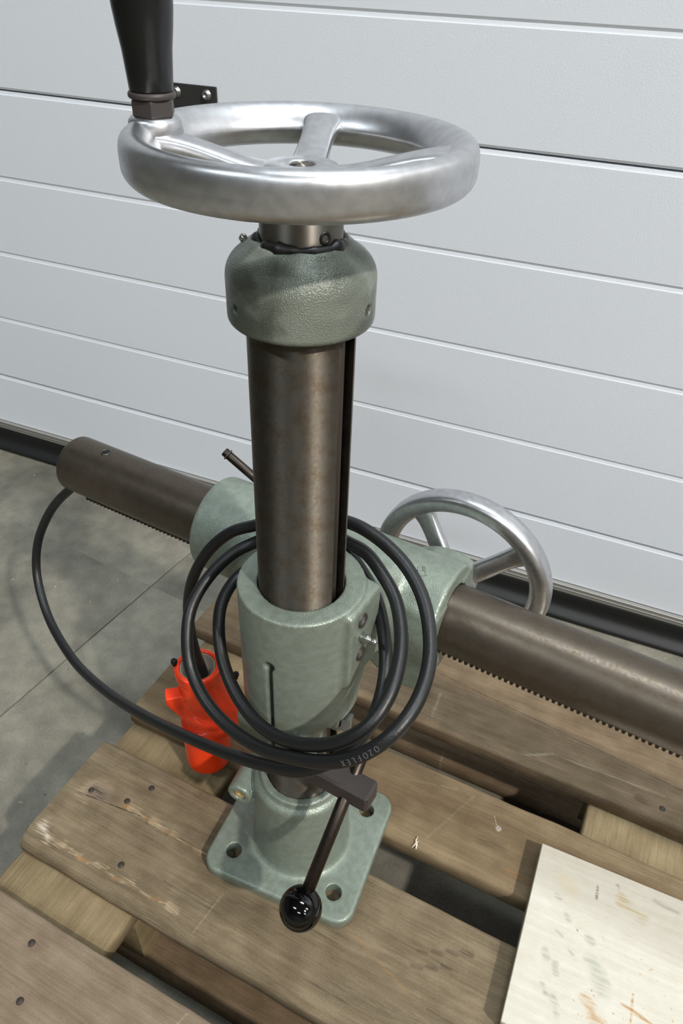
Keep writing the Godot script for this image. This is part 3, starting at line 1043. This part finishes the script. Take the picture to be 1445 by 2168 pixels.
	put(sc, "set_screw", lathe([Vector2(0.0, -0.001), Vector2(0.0014, -0.001), Vector2(0.0018, 0.0003), Vector2(0.0032, 0.0007), Vector2(0.0036, 0.0), Vector2(0.0036, -0.002)], 20), M.grease, Vector3(0.0224 * sin(sa), 0.6238, 0.0224 * cos(sa)), Vector3(PI / 2, sa, 0))
	# ---- top handwheel
	var hw := handwheel(t, "handwheel", true, deg_to_rad(174.0))
	hw.position = Vector3(0, 0.6597, 0)
	# ---- cross clamp (own axes: x along the arm, z towards the operator)
	var AT := -0.4972
	var clamp := func(p: Vector3) -> float:
		var rc := Vector2(p.x, p.z).length()
		var ra := Vector2(p.y - 0.2798, p.z + 0.1091).length()
		var d := s_cyl(rc, p.y - 0.307, 0.062, 0.0482, 0.0013)
		var b := s_box(p - Vector3(0.034, 0.327, -0.008), Vector3(0.0180, 0.0385, 0.0235), 0.003)
		d = smin(d, b, 0.004)
		d = smin(d, s_box(p - Vector3(-0.0015, 0.221, 0.022), Vector3(0.0325, 0.022, 0.0265), 0.004), 0.006)
		var arm := s_cyl(ra, p.x + 0.0415, 0.1265, 0.0482, 0.003)
		var wx := p - Vector3(-0.005, 0.293, -0.06)
		var web := s_box(wx, Vector3(0.046, 0.038, 0.045), 0.008)
		d = smin(d, smin(arm, web, 0.016), 0.014)
		var hs := s_cyl(Vector2(p.x - 0.0625, p.y - 0.2625).length(), p.z + 0.115, 0.0465, 0.0485, 0.004)
		hs = maxf(hs, p.x - 0.084)
		d = smin(d, hs, 0.008)
		d = maxf(d, 0.0326 - rc)
		d = maxf(d, 0.0316 - ra)
		if p.z > 0.0:
			d = maxf(d, -maxf(absf(p.x - 0.0018) - 0.0019, p.y - 0.318))
			d = maxf(d, 0.0042 - Vector2(p.x - 0.0018, p.y - 0.3185).length())
		return d
	var cl := put(t, "cross_clamp", sdf_mesh(clamp, Vector3(-0.172, 0.195, -0.166), Vector3(0.115, 0.373, 0.055), 0.0019), M.cast, Vector3.ZERO, Vector3(0, AT, 0))
	for y: float in [0.3525, 0.3165]:
		put(cl, "set_screw", lathe([Vector2(0.0, -0.003), Vector2(0.0032, -0.003), Vector2(0.0038, 0.0008), Vector2(0.0058, 0.0012), Vector2(0.0062, 0.0), Vector2(0.0062, -0.004)], 24), M.iron, Vector3(0.0522, y, -0.001), Vector3(0, 0, -PI / 2))
	put(cl, "grease_nipple", lathe([Vector2(0.0, 0.0135), Vector2(0.0016, 0.0132), Vector2(0.0029, 0.0108), Vector2(0.0020, 0.0085), Vector2(0.0018, 0.0075), Vector2(0.0034, 0.0062), Vector2(0.0034, 0.003), Vector2(0.0026, 0.002), Vector2(0.0040, 0.0), Vector2(0.0, -0.002)], 24), M.bright, Vector3(0.0525, 0.336, -0.0005), Vector3(0, 0, -PI / 2))
	put(cl, "clamp_bolt", hexagon(0.0078, 0.0085, 0.0008), M.zinc, Vector3(0.0435, 0.2355, 0.006), Vector3(0, 0.3, -PI / 2))
	put(cl, "bolt_washer", lathe([Vector2(0.0, 0.0012), Vector2(0.0094, 0.0012), Vector2(0.0097, 0.0), Vector2(0.0097, -0.012), Vector2(0.0, -0.012)], 32), M.zinc, Vector3(0.0425, 0.2355, 0.006), Vector3(0, 0, -PI / 2))
	# raised foundry mark on the sleeve
	var mk := SurfaceTool.new()
	mk.begin(Mesh.PRIMITIVE_TRIANGLES)
	for s in [[Vector2(0, 0.0042), Vector2(0.0096, 0.0012)], [Vector2(0, -0.0019), Vector2(0.0096, 0.0012)], [Vector2(0.0042, 0), Vector2(0.0012, 0.0096)], [Vector2(-0.0019, 0), Vector2(0.0012, 0.0096)], [Vector2(0.0078, 0.0036), Vector2(0.006, 0.0012)], [Vector2(0.0026, -0.003), Vector2(0.0012, 0.005)]]:
		add_box(mk, Vector3(s[1].x, 0.0016, s[1].y), 0.0004, Vector3(s[0].x, 0, s[0].y))
	mk.generate_normals()
	var ma := deg_to_rad(78.0)
	put(cl, "foundry_mark", mk.commit(), M.cast, Vector3(0.056, 0.2798 + 0.0484 * sin(ma), -0.1091 + 0.0484 * cos(ma)), Vector3(PI / 2 - ma, 0.5, 0))
	# ---- clamp lever
	var bar := put(t, "clamp_lever", box(Vector3(0.0575, 0.0205, 0.0205), 0.0022), M.iron, Vector3(0, 0, 0), Vector3(0, AT, 0))
	bar.position = Basis(Vector3.UP, AT) * Vector3(0.0592, 0.1945, 0.0315)
	put(bar, "lever_rod", rod(Vector3(0.0075, 0.0165, -0.0185), Vector3(0.0075, -0.0655, 0.0675), 0.0054), M.rod)
	put(bar, "ball_knob", sphere(0.0177, 48), M.ball, Vector3(0.0075, -0.0735, 0.0755))
	put(bar, "clamp_stud", rod(Vector3(-0.05, 0, 0.004), Vector3(-0.028, 0, 0.004), 0.006), M.iron)
	# ---- cross arm
	var wall := [Vector2(0.0255, -0.18), Vector2(0.0258, -0.3630), Vector2(0.0303, -0.3634), Vector2(0.0309, -0.3625), Vector2(0.031, -0.36)]
	var xx := -0.30
	while xx < 1.0:
		wall.append(Vector2(0.031, xx))
		xx += 0.1
	wall.append(Vector2(0.031, 1.0))
	var frame := Basis(Vector3.UP, AT)
	var tube := put(t, "cross_arm", lathe(wall, 96, 2.0, 17.0), M.arm)
	tube.basis = frame * Basis(Vector3.BACK, -PI / 2)
	tube.position = frame * Vector3(0, 0.2798, -0.1091)
	var tr := put(tube, "gear_rack", tooth_rack(-0.338, 0.98, 0.0313, deg_to_rad(-62.0)), M.rack)
	tr.basis = Basis(Vector3.BACK, PI / 2)
	put(tube, "set_screw", lathe([Vector2(0.0, -0.0006), Vector2(0.0028, -0.0006), Vector2(0.0036, 0.0004), Vector2(0.0048, 0.0008), Vector2(0.0054, 0.0003), Vector2(0.0055, -0.002)], 24), M.shaft, Vector3(-0.0310, -0.3150, 0.0), Vector3(0, 0, PI / 2))
	put(tube, "screw_recess", lathe([Vector2(0.0, 0.0009), Vector2(0.0033, 0.0009), Vector2(0.0036, 0.0)], 20), M.hole, Vector3(-0.0310, -0.3150, 0.0), Vector3(0, 0, PI / 2))
	# ---- feed handwheel behind the arm
	var fw := handwheel(t, "feed_handwheel", false, deg_to_rad(50.0))
	fw.basis = frame * Basis(Vector3.RIGHT, -PI / 2)
	fw.position = frame * Vector3(0.0656, 0.267, -0.1835)
	put(fw, "pinion_shaft", rod(Vector3(0, -0.05, 0), Vector3(0, -0.02, 0), 0.011), M.shaft)
	# ---- arm clamp lever at the back
	var l0 := frame * Vector3(-0.188, 0.3345, -0.15)
	var l1 := frame * Vector3(-0.125, 0.292, -0.158)
	var lv := put(t, "locking_rod", rod(l0, l1, 0.0046), M.rod)
	var ld := (l1 - l0).normalized()
	put(lv, "retaining_ring", rod(l0 + ld * 0.0045, l0 + ld * 0.0058, 0.0060, 0.0003), M.iron)

# ------------------------------------------------------------------ cable and plug
func V(x: float, y: float, z: float) -> Vector3:
	return Basis(Vector3.UP, -0.4972) * Vector3(x, y, z)

func cable() -> void:
	var c := [V(-0.3300,0.2620,-0.1090), V(-0.3520,0.2620,-0.1080), V(-0.3926,0.2287,-0.1050), V(-0.4207,0.1938,-0.0980), V(-0.4414,0.1456,-0.0850), V(-0.4383,0.1072,-0.0700), V(-0.4017,0.0771,-0.0450), V(-0.3322,0.0694,-0.0150), V(-0.2439,0.0980,0.0150), V(-0.1637,0.1359,0.0370), V(-0.0934,0.1706,0.0520), V(-0.0374,0.1959,0.0600), V(0.0098,0.2197,0.0640), V(0.0412,0.2383,0.0640), V(0.0625,0.2596,0.0580), V(0.0763,0.2778,0.0480), V(0.0813,0.2909,0.0330), V(0.0788,0.3004,0.0130), V(0.0728,0.3117,-0.0040), V(0.0609,0.3249,-0.0220), V(0.0478,0.3368,-0.0360), V(0.0307,0.3474,-0.0470)]
	c += [V(0.0000,0.3570,-0.0600), V(-0.0400,0.3480,-0.0620), V(-0.0762,0.3124,-0.0500), V(-0.0866,0.3032,-0.0300), V(-0.0817,0.2996,-0.0030), V(-0.0697,0.2936,0.0180), V(-0.0536,0.2791,0.0350), V(-0.0308,0.2671,0.0490), V(-0.0026,0.2630,0.0600), V(0.0257,0.2698,0.0660), V(0.0519,0.2847,0.0680), V(0.0751,0.3034,0.0650), V(0.0889,0.3181,0.0540), V(0.0931,0.3299,0.0340), V(0.0883,0.3394,0.0090), V(0.0779,0.3478,-0.0130), V(0.0635,0.3576,-0.0300), V(0.0451,0.3665,-0.0410), V(0.0272,0.3705,-0.0500), V(0.0102,0.3710,-0.0530)]
	c += [V(-0.0350,0.3640,-0.0600), V(-0.0792,0.3338,-0.0500), V(-0.0931,0.3251,-0.0340), V(-0.1011,0.3124,-0.0100), V(-0.1001,0.2996,0.0150), V(-0.0935,0.2835,0.0310), V(-0.0821,0.2648,0.0440), V(-0.0610,0.2506,0.0550), V(-0.0306,0.2448,0.0640), V(0.0068,0.2511,0.0710), V(0.0400,0.2688,0.0750), V(0.0685,0.2870,0.0760), V(0.0919,0.3073,0.0720), V(0.1085,0.3264,0.0580), V(0.1136,0.3359,0.0340), V(0.1094,0.3442,0.0060), V(0.0977,0.3543,-0.0180), V(0.0829,0.3667,-0.0340), V(0.0641,0.3774,-0.0450), V(0.0421,0.3846,-0.0520), V(0.0218,0.3886,-0.0550), V(0.0060,0.3876,-0.0570)]
	c += [V(-0.0350,0.3770,-0.0610), V(-0.0835,0.3460,-0.0570), V(-0.1043,0.3344,-0.0500), V(-0.1236,0.3119,-0.0420), V(-0.1384,0.2806,-0.0340), V(-0.1464,0.2464,-0.0300), V(-0.1486,0.2072,-0.0290), V(-0.1440,0.1729,-0.0280), V(-0.1395,0.1541,-0.0285), V(-0.1366,0.1286,-0.0290)]
	var step := 9
	var pts := spline(c, step)
	var r := 0.00525
	var cb := put(self, "power_cable", grid(tube_rows(pts, r, 16)), M.rubber)
	cb.set_meta("label", "thick black rubber power cable coiled in loops around the steel column")
	cb.set_meta("category", "cable")
	# the moulded lettering on the outermost front strand
	var cam := Vector3(0.0276, 0.7413, 0.4001)
	var word := "OZOFLEX"
	var from := 53 * step + 3
	var at := 0.0
	var want := 0.0
	var fnt := SystemFont.new()
	fnt.font_names = PackedStringArray(["Droid Sans"])
	var got := 0
	var i := from
	# walk against the strand's direction (the strand runs to the right), so the word reads from the right, upside down
	i = 55 * step - 4
	while i > 1 and got < word.length():
		var seg := pts[i].distance_to(pts[i - 1])
		if at + seg >= want:
			var p := pts[i].lerp(pts[i - 1], (want - at) / seg)
			var x := (pts[i - 1] - pts[i]).normalized()
			var z := (cam - p).normalized() + Vector3(0, -0.28, 0.1)
			z = (z - x * z.dot(x)).normalized()
			var tm := TextMesh.new()
			tm.text = word[got]
			tm.font = fnt
			tm.font_size = 16
			tm.pixel_size = 0.00034
			tm.depth = 0.0004
			var o := put(cb, "letter", tm, M.ink)
			o.transform = Transform3D(Basis(x, z.cross(x), z), p + z * (r + 0.00005))
			got += 1
			want += 0.0046
		else:
			at += seg
			i -= 1

func plug() -> void:
	var at := Vector3(-0.1131, 0.0003, -0.0922)
	var t := root("industrial_plug", "orange red plastic industrial plug standing upright on the pallet beside the stand's foot", "plug", at)
	# the front of the plug faces the camera: own x to the right of the picture, own z towards the camera
	t.rotation.y = atan2(0.1407, 0.4923)
	var body := func(p: Vector3) -> float:
		var r := Vector2(p.x, p.z).length()
		var d := s_cyl(r, p.y - 0.1, 0.05, 0.0205, 0.003)
		# body swelling to the right and down from the neck
		var ax := Vector3(0.0165, -0.058, 0)
		var w0 := p - Vector3(0.0, 0.132, 0)
		var h0 := clampf(w0.dot(ax) / ax.length_squared(), 0.0, 1.0)
		d = smin(d, maxf((w0 - ax * h0).length() - lerpf(0.0195, 0.0262, h0), 0.058 - p.y), 0.006)
		d = smin(d, s_cyl(r, p.y - 0.037, 0.037, 0.0252, 0.003), 0.003)
		# collar at the cable entry
		d = smin(d, s_cyl(r, p.y - 0.1505, 0.0068, 0.0238, 0.0028), 0.003)
		# oblique edge between the body and the pin sleeve
		var q := Basis(Vector3(0, 0, 1), 0.62) * (p - Vector3(0.001, 0.088, 0))
		d = smin(d, s_cyl(Vector2(q.x, q.z).length(), q.y, 0.0035, 0.0275, 0.0015), 0.004)
		# wing of the lid on the left
		var w := maxf(maxf(p.y - 0.1235, -0.0365 - p.x), maxf(absf(p.z - 0.002) - 0.008, p.x + 0.012))
		w = maxf(w, (p.x + 0.036) * -0.888 + (p.y - 0.113) * -0.46)
		d = smin(d, w, 0.002)
		d = maxf(d, -s_cyl(r, p.y - 0.16, 0.045, 0.0182, 0.002))
		d = maxf(d, -s_cyl(r, p.y + 0.01, 0.05, 0.0215, 0.002))
		return d
	put(t, "body", sdf_mesh(body, Vector3(-0.046, -0.004, -0.042), Vector3(0.046, 0.162, 0.042), 0.0017), M.orange)
	put(t, "cable_gland", lathe([Vector2(0.0066, 0.120), Vector2(0.0066, 0.138), Vector2(0.0155, 0.141), Vector2(0.0168, 0.1545), Vector2(0.0180, 0.1555), Vector2(0.0178, 0.120)], 40, 1, 1, true), M.gland)
	for s: Vector3 in [Vector3(-0.0225, 0.1615, -0.006), Vector3(0.0385, 0.125, -0.006)]:
		put(t, "screw", lathe([Vector2(0.0, 0.003), Vector2(0.0026, 0.0028), Vector2(0.0033, 0.0015), Vector2(0.0033, -0.0012), Vector2(0.002, -0.0012), Vector2(0.002, -0.006), Vector2(0.0, -0.006)], 20), M.hole, s)

# ------------------------------------------------------------------ plywood offcut and a splinter
func offcut() -> void:
	var w := 768
	var h := 448
	var a := field(401, w, h, 0.05, 20, 1, 3)
	var b := field(402, w, h, 0.02, 1, 1, 4)
	var e := field(403, w, h, 0.3, 6, 1, 2)
	var d := PackedByteArray()
	d.resize(w * h * 3)
	for i in w * h:
		var t := (a[i] * 0.45 + b[i] * 0.25 + e[i] * 0.3) / 255.0
		d[i * 3] = clampi(int(255 * (0.84 - 0.09 * t)), 0, 255)
		d[i * 3 + 1] = clampi(int(255 * (0.825 - 0.11 * t)), 0, 255)
		d[i * 3 + 2] = clampi(int(255 * (0.785 - 0.14 * t)), 0, 255)
	# u along the long edge (0.30 m), v from the far edge towards the operator (0.1735 m)
	var gray := Color(0.60, 0.58, 0.52)
	var rust := Color(0.66, 0.47, 0.27)
	var mk := [[70, 75, 95, 95, 26, Color(0.80, 0.74, 0.58), 0.5, 0.8], [150, 52, 152, 90, 4, Color(0.45, 0.36, 0.26), 0.6, 0.7], [196, 30, 200, 36, 6, gray, 0.7, 0.5], [205, 62, 260, 85, 18, Color(0.66, 0.56, 0.36), 0.55, 1.0], [285, 30, 340, 35, 7, gray, 0.5, 1.1],
		[60, 120, 68, 124, 9, gray, 0.6, 0.6], [90, 158, 96, 166, 11, gray, 0.6, 0.8], [150, 190, 158, 196, 12, gray, 0.6, 0.8], [75, 205, 90, 212, 8, gray, 0.5, 0.9], [110, 235, 120, 244, 7, gray, 0.6, 0.8], [60, 262, 66, 275, 11, gray, 0.55, 0.8], [85, 282, 92, 300, 11, gray, 0.55, 0.8], [165, 236, 195, 290, 22, Color(0.62, 0.62, 0.55), 0.6, 0.9], [68, 338, 78, 350, 10, gray, 0.75, 0.8], [95, 348, 108, 384, 12, gray, 0.75, 0.9],
		[120, 182, 122, 184, 2.5, Color(0.3, 0.22, 0.16), 0.9, 0.2], [170, 330, 190, 360, 20, rust, 0.55, 1.2], [240, 300, 330, 320, 5, rust, 0.8, 1.0], [260, 270, 262, 380, 3, rust, 0.7, 1.0], [300, 350, 420, 400, 30, Color(0.86, 0.72, 0.45), 0.5, 1.2], [330, 330, 440, 365, 3, rust, 0.8, 0.9], [0, 190, 760, 205, 1.2, Color(0.7, 0.66, 0.56), 0.5, 0.5]]
	var rng := RandomNumberGenerator.new()
	rng.seed = 12
	for k in 130:
		var p := Vector2(rng.randf_range(120, 700), rng.randf_range(170, 430))
		mk.append([p.x, p.y, p.x + rng.randf_range(-2, 2), p.y + rng.randf_range(-2, 2), rng.randf_range(1.0, 2.6), rust, 0.75, 0.4])
	for q in mk:
		stain(d, w, h, a, b, q)
	var m := mat(Color.WHITE, 0.55)
	m.albedo_texture = tex_from(d, w, h)
	var t := root("plywood_board", "cream white plywood offcut with grey smudges lying across the pallet boards at right", "board", Vector3(0.2484, 0.0, 0.0067), -0.395)
	# sheet of five plies; the faces are pale, the edge shows the layers
	var th := 0.0195
	var L := 0.30
	var D := 0.1735
	var rows := []
	for y: float in [th, th - 0.0006]:
		pass
	var st := SurfaceTool.new()
	st.begin(Mesh.PRIMITIVE_TRIANGLES)
	add_box(st, Vector3(L, 0.0045, D), 0.0006, Vector3(L / 2, th - 0.00225, D / 2))
	st.generate_normals()
	var mm: ArrayMesh = st.commit()
	var ar := mm.surface_get_arrays(0)
	var uv := PackedVector2Array()
	for p: Vector3 in ar[Mesh.ARRAY_VERTEX]:
		uv.append(Vector2(p.x / L, p.z / D))
	ar[Mesh.ARRAY_TEX_UV] = uv
	var top := ArrayMesh.new()
	top.add_surface_from_arrays(Mesh.PRIMITIVE_TRIANGLES, ar)
	put(t, "face_ply", top, m)
	var tones := [Color(0.50, 0.47, 0.36), Color(0.74, 0.69, 0.56), Color(0.50, 0.46, 0.35)]
	for k in 3:
		put(t, "core_ply", box(Vector3(L - 0.0012 * (k % 2), 0.0049, D - 0.0012 * (k % 2)), 0.0004), mat(tones[k], 0.8), Vector3(L / 2, th - 0.0045 - 0.0025 - 0.005 * k, D / 2))

func splinter() -> void:
	var pts := PackedVector3Array([Vector3(0, 0.0012, 0), Vector3(0.004, 0.0022, 0.002), Vector3(0.009, 0.0016, 0.0035), Vector3(0.013, 0.001, 0.0075)])
	var rows := tube_rows(pts, [0.0003, 0.0012, 0.0009, 0.0002], 7)
	var p := Basis(Vector3.UP, -0.4338) * Vector3(0.1126, 0.0002, -0.0416)
	var t := root("wood_splinter", "tiny pale wood splinter lying on the pallet board right of the base plate", "splinter", p, 1.9)
	var m := mat(Color(0.86, 0.80, 0.72), 0.8)
	put(t, "sliver", grid(rows), m)
	put(t, "sliver", grid(tube_rows(PackedVector3Array([Vector3(0.003, 0.0014, -0.003), Vector3(0.006, 0.0022, 0.002), Vector3(0.0075, 0.0012, 0.006)]), [0.0003, 0.0008, 0.0002], 7)), m)

func _ready() -> void:
	materials()
	lights()
	room()
	pallet()
	stand()
	plug()
	offcut()
	cable()
	splinter()
